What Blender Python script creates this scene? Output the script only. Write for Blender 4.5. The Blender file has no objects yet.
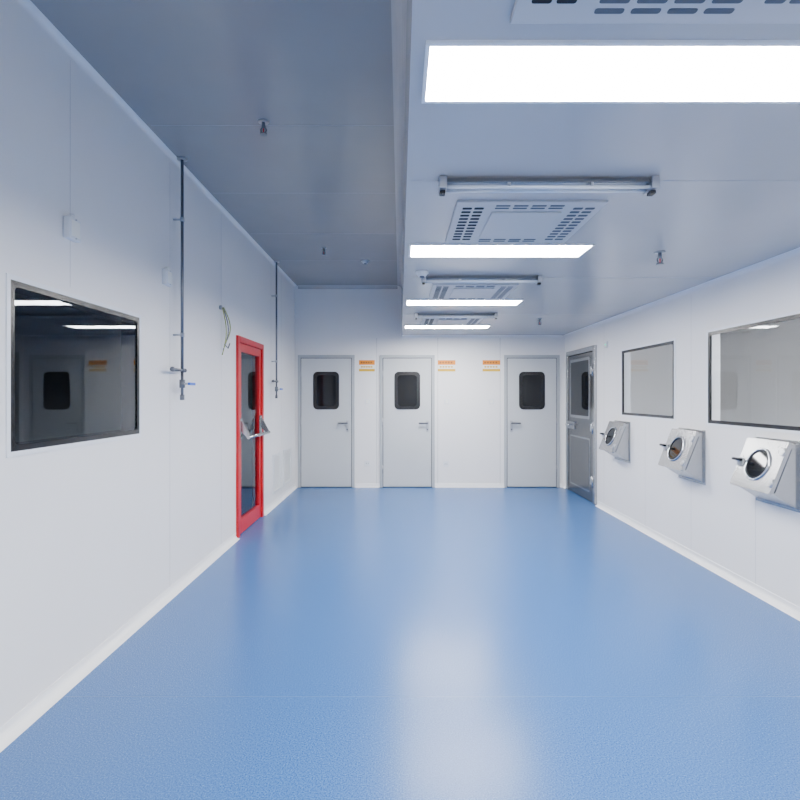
import bpy, bmesh, math
from mathutils import Vector, Matrix

# ------------------------------------------------------------------ materials
def mat(name, col, rough=0.5, metal=0.0, spec=0.5, emit=None, estr=0.0, ior=1.45, coat=0.0):
    m = bpy.data.materials.new(name); m.use_nodes = True
    b = m.node_tree.nodes["Principled BSDF"]
    b.inputs["Base Color"].default_value = (*col, 1)
    b.inputs["Roughness"].default_value = rough
    b.inputs["Metallic"].default_value = metal
    b.inputs["IOR"].default_value = ior
    b.inputs["Specular IOR Level"].default_value = spec
    b.inputs["Coat Weight"].default_value = coat
    if emit:
        b.inputs["Emission Color"].default_value = (*emit, 1)
        b.inputs["Emission Strength"].default_value = estr
    return m

def noisy(m, scale, c1, c2, rough=None, bump=0.0, lo=0.4, hi=0.6, detail=4):
    nt = m.node_tree; n = nt.nodes; b = n["Principled BSDF"]
    tc = n.new("ShaderNodeTexCoord"); no = n.new("ShaderNodeTexNoise")
    no.inputs["Scale"].default_value = scale; no.inputs["Detail"].default_value = detail
    cr = n.new("ShaderNodeValToRGB")
    cr.color_ramp.elements[0].position = lo; cr.color_ramp.elements[1].position = hi
    cr.color_ramp.elements[0].color = (*c1, 1); cr.color_ramp.elements[1].color = (*c2, 1)
    nt.links.new(tc.outputs["Object"], no.inputs["Vector"])
    nt.links.new(no.outputs["Fac"], cr.inputs["Fac"])
    nt.links.new(cr.outputs["Color"], b.inputs["Base Color"])
    if rough:
        mr = n.new("ShaderNodeMapRange")
        mr.inputs["To Min"].default_value = rough[0]; mr.inputs["To Max"].default_value = rough[1]
        nt.links.new(no.outputs["Fac"], mr.inputs["Value"])
        nt.links.new(mr.outputs["Result"], b.inputs["Roughness"])
    if bump:
        bp = n.new("ShaderNodeBump"); bp.inputs["Strength"].default_value = bump
        bp.inputs["Distance"].default_value = 0.002
        nt.links.new(no.outputs["Fac"], bp.inputs["Height"])
        nt.links.new(bp.outputs["Normal"], b.inputs["Normal"])
    return m

def glass(name, tint, refl_ior=1.5):
    m = bpy.data.materials.new(name); m.use_nodes = True
    nt = m.node_tree; n = nt.nodes
    n.remove(n["Principled BSDF"])
    out = n["Material Output"]
    fr = n.new("ShaderNodeFresnel"); fr.inputs["IOR"].default_value = refl_ior
    ge = n.new("ShaderNodeNewGeometry")
    inv = n.new("ShaderNodeMath"); inv.operation = 'SUBTRACT'; inv.inputs[0].default_value = 1.0
    mul = n.new("ShaderNodeMath"); mul.operation = 'MULTIPLY'
    nt.links.new(ge.outputs["Backfacing"], inv.inputs[1])
    nt.links.new(inv.outputs[0], mul.inputs[0]); nt.links.new(fr.outputs[0], mul.inputs[1])
    tr = n.new("ShaderNodeBsdfTransparent"); tr.inputs["Color"].default_value = (*tint, 1)
    gl = n.new("ShaderNodeBsdfGlossy"); gl.inputs["Roughness"].default_value = 0.01
    gl.inputs["Color"].default_value = (0.9, 0.95, 1, 1)
    mx = n.new("ShaderNodeMixShader")
    nt.links.new(mul.outputs[0], mx.inputs[0]); nt.links.new(tr.outputs[0], mx.inputs[1])
    nt.links.new(gl.outputs[0], mx.inputs[2]); nt.links.new(mx.outputs[0], out.inputs["Surface"])
    return m

M_wall = noisy(mat("wall_panel_paint", (0.78, 0.80, 0.83), 0.36), 2, (0.81, 0.80, 0.795), (0.82, 0.81, 0.805))
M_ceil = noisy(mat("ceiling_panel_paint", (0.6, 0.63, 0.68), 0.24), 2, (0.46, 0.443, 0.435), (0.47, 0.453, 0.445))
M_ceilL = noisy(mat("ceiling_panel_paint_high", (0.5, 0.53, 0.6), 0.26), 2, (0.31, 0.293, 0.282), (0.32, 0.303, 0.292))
M_seam = mat("panel_seam", (0.48, 0.48, 0.50), 0.5)
M_cseam = mat("ceiling_seam", (0.36, 0.36, 0.37), 0.5)
M_trim = mat("white_trim", (0.9, 0.9, 0.9), 0.3)
M_floor = noisy(mat("blue_vinyl", (0.1, 0.25, 0.55), 0.2, spec=0.45), 170, (0.020, 0.085, 0.27), (0.075, 0.20, 0.46), (0.22, 0.30), 0.10, 0.35, 0.65, 3)
M_floorseam = mat("vinyl_weld", (0.055, 0.155, 0.38), 0.28)
M_light = mat("led_panel", (1, 1, 1), 0.5, emit=(1.0, 0.99, 0.985), estr=88)
M_frameW = mat("white_metal_frame", (0.8, 0.82, 0.85), 0.3)
M_door = noisy(mat("door_paint", (0.6, 0.64, 0.68), 0.35), 2, (0.53, 0.55, 0.56), (0.54, 0.56, 0.57))
M_dframe = mat("door_frame_paint", (0.42, 0.44, 0.46), 0.35)
M_gap = mat("dark_gap", (0.06, 0.065, 0.075), 0.6)
M_black = mat("black_gasket", (0.008, 0.008, 0.01), 0.25)
M_glassL = glass("tinted_glass", (0.66, 0.68, 0.70))
M_glassR = glass("clear_glass", (0.88, 0.91, 0.94))
M_doorglass = mat("dark_door_glass", (0.006, 0.007, 0.009), 0.04, spec=0.3)
M_red = mat("red_paint", (0.52, 0.003, 0.012), 0.3)
M_steel = mat("brushed_steel", (0.46, 0.47, 0.49), 0.3, 0.9)
M_steelL = noisy(mat("satin_steel", (0.6, 0.62, 0.64), 0.27, 0.9), 20, (0.42, 0.425, 0.43), (0.44, 0.445, 0.45))
M_steelD = noisy(mat("dark_steel", (0.2, 0.2, 0.2), 0.22, 0.9), 8, (0.18, 0.178, 0.175), (0.19, 0.188, 0.185))
M_chrome = mat("chrome", (0.62, 0.64, 0.67), 0.12, 1.0)
M_pipe = mat("pipe_steel", (0.17, 0.18, 0.20), 0.35, 0.8)
M_plast = mat("white_plastic", (0.74, 0.76, 0.78), 0.4)
M_orange = mat("orange_print", (0.80, 0.26, 0.008), 0.5)
M_yellow = mat("yellow_print", (0.68, 0.40, 0.02), 0.5)
M_txt = mat("dark_print", (0.20, 0.05, 0.02), 0.5)
M_white = mat("sign_white", (0.85, 0.85, 0.80), 0.5)
M_blue = mat("valve_blue", (0.02, 0.12, 0.6), 0.35)
M_cableY = mat("cable_yellow_green", (0.34, 0.38, 0.12), 0.5)
M_slot = mat("vent_slot", (0.008, 0.009, 0.012), 0.7)
M_slotg = mat("vent_slot_grey", (0.09, 0.10, 0.12), 0.7)
M_tube = mat("uv_tube_glass", (0.65, 0.7, 0.75), 0.08, 0.2)
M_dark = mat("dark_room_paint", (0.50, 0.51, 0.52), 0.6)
M_grid = mat("grille_grey", (0.50, 0.495, 0.495), 0.4)
M_green = mat("indicator_green", (0.0, 0.5, 0.2), 0.4, emit=(0, 1, .4), estr=1.5)

# ------------------------------------------------------------------ builder
class B:
    def __init__(s, name, origin=(0, 0, 0)):
        s.name = name; s.o = Vector(origin); s.bm = bmesh.new(); s.mats = []
    def mi(s, m):
        if m not in s.mats: s.mats.append(m)
        return s.mats.index(m)
    def box(s, x0, x1, y0, y1, z0, z1, m, bev=0):
        n0 = set(s.bm.faces) if bev else None
        r = bmesh.ops.create_cube(s.bm, size=1)
        vs = r["verts"]
        for v in vs:
            v.co = Vector(((x0 + x1) / 2 + v.co.x * (x1 - x0), (y0 + y1) / 2 + v.co.y * (y1 - y0), (z0 + z1) / 2 + v.co.z * (z1 - z0)))
        fs = set(f for v in vs for f in v.link_faces)
        i = s.mi(m)
        for f in fs: f.material_index = i
        if bev:
            es = list(set(e for v in vs for e in v.link_edges))
            bmesh.ops.bevel(s.bm, geom=es, offset=bev, segments=2, affect='EDGES', profile=0.5)
            for f in s.bm.faces:
                if f not in n0: f.material_index = i
    def cyl(s, p0, p1, r, m, seg=16, r2=None):
        p0 = Vector(p0); p1 = Vector(p1); d = p1 - p0
        rot = d.to_track_quat('Z', 'Y').to_matrix().to_4x4()
        mt = Matrix.Translation((p0 + p1) / 2) @ rot
        rr = bmesh.ops.create_cone(s.bm, cap_ends=True, segments=seg, radius1=r, radius2=r if r2 is None else r2, depth=d.length, matrix=mt)
        i = s.mi(m)
        for f in set(f for v in rr["verts"] for f in v.link_faces):
            f.material_index = i
            if len(f.verts) == 4: f.smooth = True
    def sph(s, c, r, m):
        rr = bmesh.ops.create_uvsphere(s.bm, u_segments=12, v_segments=8, radius=r, matrix=Matrix.Translation(Vector(c)))
        i = s.mi(m)
        for f in set(f for v in rr["verts"] for f in v.link_faces): f.material_index = i; f.smooth = True
    def tube(s, pts, r, m, seg=10):
        for a, b in zip(pts[:-1], pts[1:]): s.cyl(a, b, r, m, seg)
        for p in pts[1:-1]: s.sph(p, r, m)
    def extr(s, pts, vec, m):
        vec = Vector(vec); n = len(pts); i = s.mi(m)
        a = [s.bm.verts.new(Vector(p)) for p in pts]; b = [s.bm.verts.new(Vector(p) + vec) for p in pts]
        fs = [s.bm.faces.new(a), s.bm.faces.new(b[::-1])]
        for k in range(n): fs.append(s.bm.faces.new([a[k], b[k], b[(k + 1) % n], a[(k + 1) % n]]))
        for f in fs: f.material_index = i
        bmesh.ops.recalc_face_normals(s.bm, faces=fs)
    def ring(s, c, nrm, R, r, m, seg=32, sub=8):
        q = Vector(nrm).normalized().to_track_quat('Z', 'Y').to_matrix(); c = Vector(c); i = s.mi(m); g = []
        for a in range(seg):
            A = 2 * math.pi * a / seg; row = []
            for b in range(sub):
                t = 2 * math.pi * b / sub
                row.append(s.bm.verts.new(c + q @ Vector(((R + r * math.cos(t)) * math.cos(A), (R + r * math.cos(t)) * math.sin(A), r * math.sin(t)))))
            g.append(row)
        for a in range(seg):
            for b in range(sub):
                f = s.bm.faces.new([g[a][b], g[(a + 1) % seg][b], g[(a + 1) % seg][(b + 1) % sub], g[a][(b + 1) % sub]])
                f.material_index = i; f.smooth = True
    def rrect(s, c, u, v, w, h, rad, vec, m, seg=5):
        c = Vector(c); u = Vector(u); v = Vector(v); pts = []
        for cx, cy, a0 in ((1, 1, 0), (-1, 1, 90), (-1, -1, 180), (1, -1, 270)):
            for k in range(seg + 1):
                a = math.radians(a0 + 90 * k / seg)
                pts.append(c + u * (cx * (w / 2 - rad) + rad * math.cos(a)) + v * (cy * (h / 2 - rad) + rad * math.sin(a)))
        s.extr(pts, vec, m)
    def done(s, shift=None):
        me = bpy.data.meshes.new(s.name)
        for v in s.bm.verts: v.co -= s.o
        s.bm.to_mesh(me); s.bm.free()
        for m in s.mats: me.materials.append(m)
        ob = bpy.data.objects.new(s.name, me); ob.location = s.o
        bpy.context.collection.objects.link(ob)
        return ob

# ------------------------------------------------------------------ dimensions
XL, XR, YB, YF = -1.67, 2.62, 8.47, -3.2
HL, HR, XS = 3.20, 2.41, 0.03
T = 0.10
def wall_holes(b, x0, x1, y0, y1, z0, z1, holes, m):
    ys = sorted(set([y0, y1] + [h[0] for h in holes] + [h[1] for h in holes]))
    for a, c in zip(ys[:-1], ys[1:]):
        cut = sorted([(h[2], h[3]) for h in holes if h[0] <= a + 1e-6 and h[1] >= c - 1e-6])
        z = z0
        for lo, hi in cut:
            if lo > z: b.box(x0, x1, a, c, z, lo, m)
            z = hi
        if z < z1: b.box(x0, x1, a, c, z, z1, m)

WL = (2.28, 3.41, 1.21, 1.95)
RD = (5.43, 6.45, 0.0, 2.07)
WA = (5.09, 6.29, 1.23, 1.98)
WB = (3.33, 4.53, 1.22, 1.99)

b = B("wall_left")
wall_holes(b, XL - T, XL, YF, YB + T, 0, HL, [WL, RD], M_wall)
for y in (2.7, 3.87, 4.98, 6.9, 7.5):
    b.box(XL, XL + .0008, y - .001, y + .001, 2.0 if y == 2.7 else .06, HL - .05, M_seam)
b.done()
b = B("wall_right")
wall_holes(b, XR, XR + T, YF, YB + T, 0, HR, [WA, WB], M_wall)
for y in (1.1, 2.25, 3.93, 4.8, 5.7, 6.85):
    z1s = 1.18 if (y in (3.93, 5.7)) else HR - .05
    b.box(XR - .0008, XR, y - .001, y + .001, .05, z1s, M_seam)
b.done()
b = B("wall_back")
b.box(XL, XS, YB, YB + T, 0, HL, M_wall)
b.box(XS, XR, YB, YB + T, 0, HR, M_wall)
for x in (-0.37, 0.60, 1.59):
    b.box(x - .003, x + .003, YB - .0015, YB, .05, HR - .04, M_seam)
b.done()
b = B("wall_front")
b.box(XL - T, XR + T, YF - T, YF, 0, HL, M_wall); b.done()
b = B("floor")
b.box(XL - T, XR + T, YF, YB + T, -.1, 0, M_floor)
b.box(XL + .05, XR - .05, 2.5695, 2.5725, 0, .0003, M_floorseam)
b.done()
b = B("ceiling")
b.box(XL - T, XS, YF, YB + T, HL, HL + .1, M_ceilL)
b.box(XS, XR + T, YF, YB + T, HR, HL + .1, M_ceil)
for y in (1.15, 2.3, 3.45, 4.6, 5.75, 6.9):
    b.box(XL + .06, XS - .06, y - .0012, y + .0012, HL - .0008, HL, M_cseam)
for y in (0.45, 2.38, 4.32, 6.26):
    b.box(XS + .02, XR - .06, y - .0015, y + .0015, HR - .001, HR, M_cseam)
b.done()

# coving trims
def cove(name, cx, cz, sx, sz, y0, y1, r=0.05, m=M_trim):
    # corner at cx,cz ; opens toward sx,sz
    pts = [(cx, y0, cz)]
    for k in range(7):
        a = math.radians(90 * k / 6)
        pts.append((cx + sx * r * (1 - math.sin(a)), y0, cz + sz * r * (1 - math.cos(a))))
    bb = B(name); bb.extr(pts, (0, y1 - y0, 0), m); return bb.done()
def covex(name, cy, cz, sy, sz, x0, x1, r=0.05, m=M_trim):
    pts = [(x0, cy, cz)]
    for k in range(7):
        a = math.radians(90 * k / 6)
        pts.append((x0, cy + sy * r * (1 - math.sin(a)), cz + sz * r * (1 - math.cos(a))))
    bb = B(name); bb.extr(pts, (x1 - x0, 0, 0), m); return bb.done()
cove("trim_1", XL, HL, 1, -1, YF, YB, .035, m=M_wall)
cove("trim_2", XS, HL, -1, -1, YF, YB, .07, m=M_ceil)
cove("trim_3", XR, HR, -1, -1, YF, YB, .04, m=M_wall)
covex("trim_4", YB, HL, -1, -1, XL + .05, XS - .07, .05, m=M_ceil)
covex("trim_5", YB, HR, -1, -1, XS, XR - .05, .04, m=M_wall)
bl = B("baseboard_left")
def base_seg(bb, xw, sx, y0, y1, r=.045):
    pts = [(xw, y0, 0)]
    for k in range(7):
        a = math.radians(90 * k / 6)
        pts.append((xw + sx * r * (1 - math.sin(a)), y0, r * (1 - math.cos(a))))
    bb.extr(pts, (0, y1 - y0, 0), M_trim)
    bb.box(min(xw, xw + sx * .004), max(xw, xw + sx * .004), y0, y1, r, r + .02, M_trim)
base_seg(bl, XL, 1, YF, RD[0] - .01); base_seg(bl, XL, 1, RD[1] + .01, YB); bl.done()
bl = B("baseboard_right"); base_seg(bl, XR, -1, YF, 7.05); base_seg(bl, XR, -1, 8.36, YB); bl.done()
D1, D2, D3 = (-1.62, -0.72), (-0.32, 0.55), (1.65, 2.53)
bl = B("baseboard_back")
for x0, x1 in ((D1[1] + .005, D2[0] - .005), (D2[1] + .005, D3[0] - .005), (D3[1] + .005, XR - .05)):
    bl.box(x0, x1, YB - .05, YB, 0, .012, M_trim); bl.box(x0, x1, YB - .018, YB, .012, .06, M_trim, .003)
bl.done()

# ------------------------------------------------------------------ windows
def window(name, xw, sx, W, gm, fr=0.035, outer=None, dep=.012):
    """xw inner wall face, sx = direction into the room"""
    y0, y1, z0, z1 = W
    bb = B(name, (xw, (y0 + y1) / 2, (z0 + z1) / 2))
    def bx(a, c, ya, yb, za, zb, m): bb.box(min(xw + sx * a, xw + sx * c), max(xw + sx * a, xw + sx * c), ya, yb, za, zb, m)
    for ya, yb, za, zb in ((y0, y1, z0, z0 + fr), (y0, y1, z1 - fr, z1), (y0, y0 + fr, z0 + fr, z1 - fr), (y1 - fr, y1, z0 + fr, z1 - fr)):
        bx(-dep, .004, ya, yb, za, zb, M_black)
    bx(-.010, -.004, y0 + fr, y1 - fr, z0 + fr, z1 - fr, gm)
    # silk-screened round corners
    r = .03
    for cy, sy in ((y0 + fr, 1), (y1 - fr, -1)):
        for cz, sz in ((z0 + fr, 1), (z1 - fr, -1)):
            pts = [(xw - sx * .002, cy, cz)]
            for k in range(7):
                a = math.radians(90 * k / 6)
                pts.append((xw - sx * .002, cy + sy * r * (1 - math.sin(a)), cz + sz * r * (1 - math.cos(a))))
            bb.extr(pts, (sx * .003, 0, 0), M_black)
    o = .022
    if outer:
        for ya, yb, za, zb in ((y0 - o, y1 + o, z0 - o, z0), (y0 - o, y1 + o, z1, z1 + o), (y0 - o, y0, z0, z1), (y1, y1 + o, z0, z1)):
            bx(0, .006, ya, yb, za, zb, outer)
    return bb.done()
window("window_1", XL, 1, WL, M_glassL, .026, M_frameW, .10)
window("window_2", XR, -1, WA, M_glassR, .028, M_frameW)
window("window_3", XR, -1, WB, M_glassR, .028, M_frameW)

# adjoining rooms seen through the glass
def room(name, x0, x1, y0, y1, h, m, open_side):
    bb = B(name)
    bb.box(x0, x1, y0, y1, -.1, 0, m); bb.box(x0, x1, y0, y1, h, h + .1, m)
    bb.box(x0, x1, y0 - .1, y0, 0, h, m); bb.box(x0, x1, y1, y1 + .1, 0, h, m)
    if open_side > 0: bb.box(x0 - .1, x0, y0, y1, 0, h, m)
    else: bb.box(x1, x1 + .1, y0, y1, 0, h, m)
    return bb.done()
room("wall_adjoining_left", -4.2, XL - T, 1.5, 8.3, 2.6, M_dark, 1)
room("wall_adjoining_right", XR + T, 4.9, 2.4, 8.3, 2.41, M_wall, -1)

# ------------------------------------------------------------------ light panels
def panel_light(x0, x1, yc, h, w=.30):
    bb = B("ceiling_light_panel", ((x0 + x1) / 2, yc, h))
    y0, y1 = yc - w / 2, yc + w / 2; f = .012
    bb.box(x0 + f, x1 - f, y0 + f, y1 - f, h - .006, h - .001, M_light)
    for a in ((x0, x1, y0, y0 + f), (x0, x1, y1 - f, y1), (x0, x0 + f, y0 + f, y1 - f), (x1 - f, x1, y0 + f, y1 - f)):
        bb.box(*a, h - .010, h, M_frameW)
    bb.done()
panel_light(.07, 1.34, 1.585, HR, .295)
for yc in (3.51, 5.45, 7.37, -0.35, -2.28):
    panel_light(.06, 1.23, yc, HR)
panel_light(3.2, 4.4, 4.0, 2.41)

# ------------------------------------------------------------------ diffusers
def diffuser(yc):
    x0, x1 = .28, 1.02; y0, y1 = yc - .36, yc + .34
    bb = B("ceiling_air_diffuser", ((x0 + x1) / 2, yc, HR))
    bb.box(x0, x1, y0, y1, HR - .012, HR, M_grid, .003)
    zz = HR - .0135
    def slots(xa, xb, n, m, ya=y0 + .06, yb=y1 - .06, cols=2):
        cw = (xb - xa) / cols
        for c in range(cols):
            for k in range(n):
                y = ya + (yb - ya) * (k + .5) / n
                bb.rrect((xa + cw * (c + .5), y, zz), (1, 0, 0), (0, 1, 0), cw * .8, (yb - ya) / n * .5, .006, (0, 0, .0014), m, 3)
    slots(x0 + .03, x0 + .15, 11, M_slot)
    slots(x1 - .15, x1 - .03, 11, M_slotg)
    slots(x0 + .19, x1 - .19, 2, M_slotg, y0 + .03, y0 + .10, 4)
    slots(x0 + .19, x1 - .19, 2, M_slotg, y1 - .10, y1 - .03, 4)
    # raised centre access cover
    bb.box(x0 + .19, x1 - .19, y0 + .13, y1 - .13, HR - .022, HR - .012, M_grid, .004)
    bb.done()
for yc in (-.88, 1.02, 2.97, 4.91, 6.84): diffuser(yc)

# ------------------------------------------------------------------ germicidal lamps
def uvlamp(yc):
    x0, x1 = .17, 1.13
    bb = B("ceiling_germicidal_lamp", ((x0 + x1) / 2, yc, HR))
    # reflector housing (trapezoid)
    bb.extr([(x0 + .02, yc - .045, HR - .030), (x0 + .02, yc - .02, HR - .004), (x0 + .02, yc + .02, HR - .004), (x0 + .02, yc + .045, HR - .030)], (x1 - x0 - .04, 0, 0), M_chrome)
    for x in (x0, x1 - .035):
        bb.box(x, x + .035, yc - .045, yc + .045, HR - .055, HR - .0015, M_steel, .004)
        bb.box(x + .005, x + .03, yc - .02, yc + .02, HR - .070, HR - .055, M_black, .003)
    for dy in (-.022, .022):
        bb.cyl((x0 + .035, yc + dy, HR - .044), (x1 - .035, yc + dy, HR - .044), .009, M_tube)
    for x in (x0 + .3, x1 - .3):
        bb.box(x, x + .012, yc - .045, yc + .045, HR - .042, HR - .030, M_steel)
    bb.done()
for yc in (-1.5, .42, 2.36, 4.27, 6.2): uvlamp(yc)

# ------------------------------------------------------------------ sprinklers, detectors
def sprinkler(x, y, h):
    bb = B("fire_sprinkler", (x, y, h))
    bb.cyl((x, y, h - .008), (x, y, h), .032, M_steel, 20)
    bb.cyl((x, y, h - .045), (x, y, h - .008), .011, M_pipe, 12)
    for s in (-1, 1):
        bb.tube([(x + s * .010, y, h - .04), (x + s * .019, y, h - .055), (x + s * .006, y, h - .078)], .0035, M_pipe, 8)
    bb.cyl((x, y, h - .08), (x, y, h - .04), .004, M_red, 8)
    bb.cyl((x, y, h - .084), (x, y, h - .079), .024, M_pipe, 16)
    bb.done()
sprinkler(-.87, 3.4, HL); sprinkler(-.90, 6.3, HL); sprinkler(1.73, 3.55, HR); sprinkler(1.73, 6.6, HR)
def detector(x, y, h):
    bb = B("smoke_detector", (x, y, h))
    bb.cyl((x, y, h - .015), (x, y, h), .05, M_plast, 24)
    bb.cyl((x, y, h - .035), (x, y, h - .015), .030, M_plast, 24, .045)
    bb.cyl((x, y, h - .045), (x, y, h - .035), .018, M_slotg, 16)
    bb.done()
detector(.17, 4.12, HR); detector(-.45, 6.9, HL)

# ------------------------------------------------------------------ back doors
def door(name, X, side, swing):
    x0, x1 = X; h = 2.10; y = YB
    bb = B(name, ((x0 + x1) / 2, y, h / 2))
    f = .045
    bb.box(x0, x0 + f, y - .022, y, 0, h, M_dframe, .003)
    bb.box(x1 - f, x1, y - .022, y, 0, h, M_dframe, .003)
    bb.box(x0 + f, x1 - f, y - .022, y, h - f, h, M_dframe, .003)
    bb.box(x0 + f, x1 - f, y - .006, y, 0, h - f, M_gap)
    g = .010
    bb.box(x0 + f + g, x1 - f - g, y - .020, y - .006, .014, h - f - g, M_door, .002)
    xc = (x0 + x1) / 2
    bb.rrect((xc, y - .020, 1.535), (1, 0, 0), (0, 0, 1), .41, .60, .07, (0, -.006, 0), M_black)
    bb.rrect((xc, y - .026, 1.535), (1, 0, 0), (0, 0, 1), .30, .49, .05, (0, -.001, 0), M_doorglass)
    hx = x1 - f - .07 if side > 0 else x0 + f + .07
    hz = 1.0
    bb.box(hx - .022, hx + .022, y - .028, y - .020, hz - .12, hz + .06, M_steel, .003)
    bb.cyl((hx, y - .028, hz + .02), (hx, y - .07, hz + .02), .013, M_steel)
    bb.tube([(hx, y - .07, hz + .02), (hx - side * .13, y - .07, hz + .02)], .013, M_pipe)
    bb.sph((hx - side * .13, y - .07, hz + .02), .013, M_pipe); bb.sph((hx, y - .07, hz + .02), .013, M_pipe)
    bb.cyl((hx, y - .036, hz - .08), (hx, y - .028, hz - .08), .013, M_pipe)
    kx = x0 + f if side > 0 else x1 - f
    for z in (.3, 1.05, 1.8): bb.cyl((kx, y - .026, z - .05), (kx, y - .026, z + .05), .007, M_steel, 10)
    bb.done()
door("door_1", D1, 1, 1); door("door_2", D2, 1, 1); door("door_3", D3, -1, 1)

# signs
def sign(x0, x1):
    z0, z1 = 1.83, 2.02; y = YB
    bb = B("door_sign", ((x0 + x1) / 2, y, (z0 + z1) / 2))
    bb.box(x0, x1, y - .006, y, z0, z1, M_white, .001)
    bb.box(x0, x1, y - .0075, y - .006, z1 - .075, z1 - .002, M_orange)
    bb.box(x0 + .0, x1 - .0, y - .0075, y - .006, z0 + .01, z0 + .05, M_yellow)
    n = 5
    for k in range(n):
        xx = x0 + .03 + (x1 - x0 - .06) * k / n
        bb.box(xx, xx + .022, y - .0085, y - .0075, z1 - .050, z1 - .027, M_txt)
        bb.box(xx, xx + .03, y - .0075, y - .006, z0 + .070, z0 + .095, M_yellow)
    bb.done()
sign(-.65, -.40); sign(.60, .88); sign(1.31, 1.59)
def socket(x, z, s=.086):
    bb = B("electrical_socket", (x, YB, z))
    bb.box(x - s / 2, x + s / 2, YB - .009, YB, z - s / 2, z + s / 2, M_plast, .003)
    for dx in (-.015, .015): bb.box(x + dx - .003, x + dx + .003, YB - .0095, YB - .009, z - .012, z + .012, M_slotg)
    bb.done()
socket(.73, .37); socket(-.52, .38)
def switch(x, z):
    s = .08
    bb = B("light_switch", (x, YB, z))
    bb.box(x - s / 2, x + s / 2, YB - .009, YB, z - s / 2, z + s / 2, M_plast, .003)
    bb.box(x - .02, x + .02, YB - .014, YB - .009, z - .025, z + .025, M_white, .002)
    bb.done()
switch(-.52, 1.36); switch(.74, 1.36); switch(1.45, 1.36)

# ------------------------------------------------------------------ red door (left wall)
def red_door():
    y0, y1, z0, z1 = RD; x = XL
    bb = B("door_4", (x, (y0 + y1) / 2, z1 / 2))
    f = .065
    for a in ((y0, y0 + f, 0, z1), (y1 - f, y1, 0, z1), (y0 + f, y1 - f, z1 - f, z1)):
        bb.box(x - .10, x + .025, a[0], a[1], a[2], a[3], M_red, .003)
    # leaf rails/stiles
    s = .085; a0, a1 = y0 + f + .004, y1 - f - .004; t = z1 - f - .004
    for a in ((a0, a0 + s, .01, t), (a1 - s, a1, .01, t), (a0 + s, a1 - s, t - s, t), (a0 + s, a1 - s, .01, .16)):
        bb.box(x - .05, x + .008, a[0], a[1], a[2], a[3], M_red, .002)
    bb.box(x - .024, x - .016, a0 + s, a1 - s, .16, t - s, M_glassL)
    # panic bar: two arm housings + projecting touch bar
    for yy in (a0 + .02, a1 - .08):
        bb.extr([(x + .008, yy, 1.19), (x + .03, yy, 1.19), (x + .115, yy, 1.03), (x + .10, yy, 1.005), (x + .008, yy, 1.10)], (0, .055, 0), M_steelL)
        bb.box(x + .008, x + .024, yy - .008, yy + .063, 1.0, 1.22, M_steelL, .004)
    bb.cyl((x + .105, a0 + .01, 1.02), (x + .105, a1 - .01, 1.02), .017, M_steelL)
    bb.done()
red_door()

# ------------------------------------------------------------------ steel door on right wall
def steel_door():
    y0, y1, h = 7.09, 8.31, 2.13; x = XR
    bb = B("door_5", (x, (y0 + y1) / 2, h / 2)); f = .07
    for a in ((y0, y0 + f, 0, h), (y1 - f, y1, 0, h), (y0 + f, y1 - f, h - f, h)):
        bb.box(x - .035, x, a[0], a[1], a[2], a[3], M_steelL, .004)
    bb.box(x - .008, x, y0 + f, y1 - f, 0, h - f, M_black)
    a0, a1 = y0 + f + .014, y1 - f - .014
    bb.box(x - .026, x - .008, a0, a1, .014, h - f - .014, M_steelD, .003)
    yc = (a0 + a1) / 2; w = (a1 - a0) - .22
    # tall vision panel
    bb.rrect((x - .026, yc, 1.56), (0, 1, 0), (0, 0, 1), w, .86, .02, (-.006, 0, 0), M_steelL)
    bb.rrect((x - .032, yc, 1.56), (0, 1, 0), (0, 0, 1), w - .09, .78, .015, (-.002, 0, 0), M_doorglass)
    # lower pressed panel
    bb.rrect((x - .026, yc, .50), (0, 1, 0), (0, 0, 1), w, .74, .02, (-.004, 0, 0), M_steelL)
    bb.rrect((x - .030, yc, .50), (0, 1, 0), (0, 0, 1), w - .05, .69, .015, (-.003, 0, 0), M_steelD)
    # latch across the middle
    bb.box(x - .05, x - .026, a1 - .34, a1 - .04, .96, 1.07, M_steelL, .004)
    bb.tube([(x - .05, a1 - .10, 1.02), (x - .09, a1 - .10, 1.02), (x - .09, a1 - .26, 1.02)], .012, M_chrome)
    for z in (.3, 1.02, 1.8):
        bb.cyl((x - .036, y0 + f, z - .08), (x - .036, y0 + f, z + .08), .013, M_steelL, 10)
        bb.box(x - .034, x - .026, y0 + f, y0 + f + .10, z - .05, z + .05, M_steel, .002)
    bb.done()
steel_door()

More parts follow.
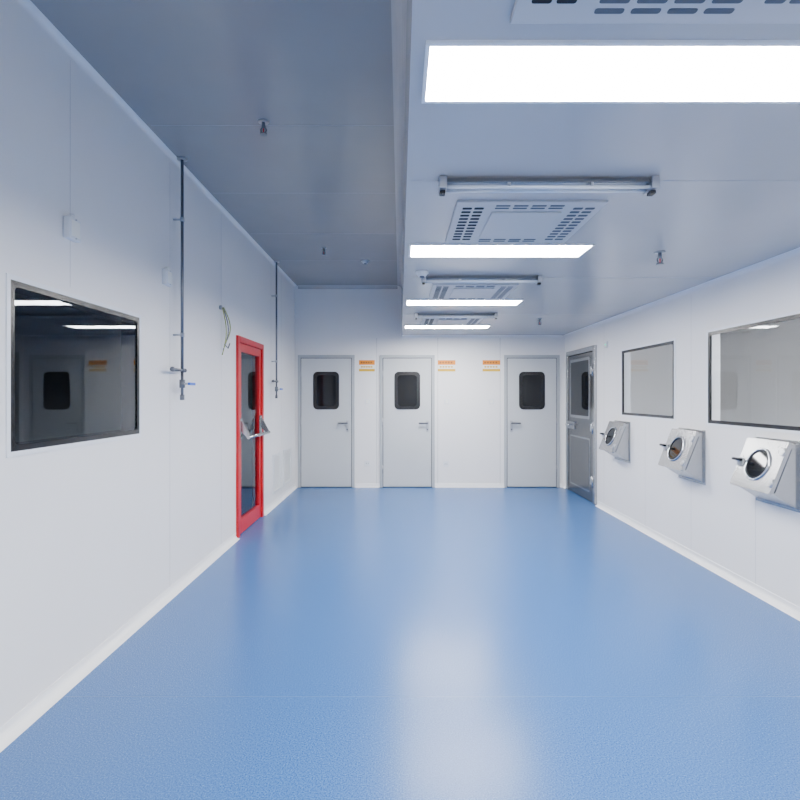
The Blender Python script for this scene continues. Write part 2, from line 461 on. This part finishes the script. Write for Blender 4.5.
# ------------------------------------------------------------------ transfer hatches
def hatch(yc):
    w = .42; y0, y1 = yc - w / 2, yc + w / 2; X = XR
    bb = B("transfer_hatch", (X, yc, .95))
    # body wedge
    bb.extr([(X, y0 + .012, 1.135), (X - .055, y0 + .012, 1.125), (X - .180, y0 + .012, .812), (X, y0 + .012, .70)], (0, w - .024, 0), M_steelL)
    # wall flange
    bb.box(X - .006, X, y0 - .012, y1 + .012, .685, 1.155, M_steelL, .002)
    n = Vector((-.93, 0, .366)).normalized(); d = Vector((.366, 0, .93)).normalized()
    c = Vector((X - .055, yc, 1.125)) * .5 + Vector((X - .180, yc, .812)) * .5
    u = Vector((0, 1, 0))
    bb.rrect(c + n * .001, u, d, w, .365, .015, n * .022, M_steelL)
    cc = c + n * .023
    bb.ring(cc + n * .003, n, .112, .009, M_chrome)
    bb.cyl(cc - n * .002, cc + n * .004, .105, M_doorglass, 32)
    bb.ring(cc + n * .004, n, .098, .007, M_black)
    # clamp handle (far side)
    hb = cc + u * (w / 2 - .045)
    bb.cyl(hb, hb + n * .05, .014, M_steel)
    bb.tube([hb + n * .05 + u * .035, hb + n * .055, hb + n * .05 - u * .06], .010, M_black)
    bb.box(hb.x - .028, hb.x + .0, hb.y - .02, hb.y + .02, hb.z - .03, hb.z + .03, M_steel, .003)
    # hinges on near side
    for s in (-1, 1):
        p = cc + d * s * .11 - u * (w / 2 - .006)
        bb.cyl(p - d * .03, p + d * .03, .009, M_steel, 12)
        bb.rrect(p + u * .022 + n * .001, u, d, .04, .05, .004, n * .004, M_steel)
    # side seam bead on both cheeks
    for yy in (y0 + .011, y1 - .013):
        bb.extr([(X - .045, yy, 1.10), (X - .050, yy, 1.10), (X - .165, yy, .815), (X - .158, yy, .810)], (0, .002, 0), M_slotg)
    bb.done()
for yc in (3.70, 4.79, 6.28): hatch(yc)

# ------------------------------------------------------------------ gas pipes
def pipe(y, zl):
    x = -1.605
    bb = B("gas_pipe", (x, y, 2.3)); z0 = 1.64
    bb.cyl((x, y, z0 - .02), (x, y, HL), .011, M_pipe)
    bb.cyl((x, y, HL - .012), (x, y, HL), .035, M_steel, 20)
    for z in (1.9, 2.75):
        bb.cyl((XL, y, z), (x, y, z), .007, M_steel, 10); bb.cyl((x, y, z - .015), (x, y, z + .015), .016, M_steel)
    # cross arm
    bb.tube([(x, y - .17, z0), (x, y + .05, z0)], .010, M_pipe)
    bb.sph((x, y - .17, z0), .018, M_pipe); bb.sph((x, y + .05, z0), .015, M_pipe)
    bb.cyl((XL, y, z0), (x, y, z0), .010, M_steel, 10)
    # valve body
    bb.cyl((x, y, z0 - .20), (x, y, z0 - .02), .010, M_pipe)
    bb.cyl((x, y, z0 - .13), (x, y, z0 - .07), .020, M_pipe)
    bb.cyl((x, y, z0 - .22), (x, y, z0 - .18), .016, M_pipe, 6)
    bb.cyl((x, y, z0 - .10), (x + .05, y, z0 - .10), .008, M_steel)
    bb.box(x + .045, x + .062, y - .012, y + .10, z0 - .11, z0 - .09, M_blue, .004)
    bb.done()
pipe(3.93, 0); pipe(6.93, 0)

# junction boxes
def jbox(y, z):
    bb = B("junction_box", (XL, y, z))
    bb.box(XL, XL + .035, y - .05, y + .05, z - .055, z + .055, M_plast, .006)
    bb.box(XL + .035, XL + .038, y - .035, y + .035, z - .04, z + .04, M_white, .001)
    for s in (-1, 1): bb.cyl((XL + .035, y, z + s * .047), (XL + .040, y, z + s * .047), .004, M_steel, 8)
    bb.cyl((XL + .016, y, z + .055), (XL + .016, y, z + .075), .012, M_plast, 12)
    bb.done()
jbox(2.69, 2.29); jbox(3.79, 2.29)
bb = B("hanging_cable", (XL, 4.94, 2.1))
bb.cyl((XL, 4.94, 2.27), (XL + .02, 4.94, 2.27), .02, M_steel, 16)
for k in range(3):
    pts = []
    for i in range(13):
        t = i / 12
        pts.append((XL + .025 + .02 * math.sin(t * 3.1) + .006 * k, 4.94 + (.05 + .03 * k) * math.sin(t * 3.3) + .02 * k * t, 2.27 - (.44 - .05 * k) * t))
    bb.tube(pts, .005, M_cableY if k != 1 else M_pipe, 6)
p = pts[-1]
bb.tube([p, (p[0] + .01, p[1] + .07, p[2] - .03), (p[0] + .01, p[1] + .12, p[2] + .02)], .005, M_pipe, 6)
bb.done()

# low return grilles left wall
def grille(y0, y1):
    z0, z1 = .16, .68; x = XL
    bb = B("return_air_grille", (x, (y0 + y1) / 2, .42)); f = .03
    for a in ((y0, y1, z0, z0 + f), (y0, y1, z1 - f, z1), (y0, y0 + f, z0 + f, z1 - f), (y1 - f, y1, z0 + f, z1 - f)):
        bb.box(x, x + .014, *a, M_plast, .002)
    bb.box(x, x + .002, y0 + f, y1 - f, z0 + f, z1 - f, M_slotg)
    n = 16
    for k in range(n):
        z = z0 + f + (z1 - z0 - 2 * f) * (k + .5) / n
        bb.extr([(x + .002, y0 + f, z + .007), (x + .012, y0 + f, z - .006), (x + .012, y0 + f, z - .009), (x + .002, y0 + f, z + .004)], (0, y1 - y0 - 2 * f, 0), M_plast)
    bb.done()
grille(6.98, 7.42); grille(7.62, 8.12)

bb = B("door_status_light", (XR, 6.75, 2.1))
bb.box(XR - .02, XR, 6.71, 6.79, 2.06, 2.14, M_plast, .004); bb.cyl((XR - .024, 6.75, 2.1), (XR - .02, 6.75, 2.1), .010, M_green, 12); bb.done()

# ------------------------------------------------------------------ world + camera
w = bpy.data.worlds.new("World"); bpy.context.scene.world = w; w.use_nodes = True
w.node_tree.nodes["Background"].inputs[0].default_value = (.7, .7, .7, 1)
w.node_tree.nodes["Background"].inputs[1].default_value = .2
cd = bpy.data.cameras.new("camera"); cam = bpy.data.objects.new("camera", cd)
bpy.context.collection.objects.link(cam)
cam.location = (0, 0, 1.45); cam.rotation_euler = (math.radians(90), 0, 0)
cd.lens = 24; cd.sensor_width = 36; cd.shift_y = -0.005; cd.clip_start = .02
bpy.context.scene.camera = cam
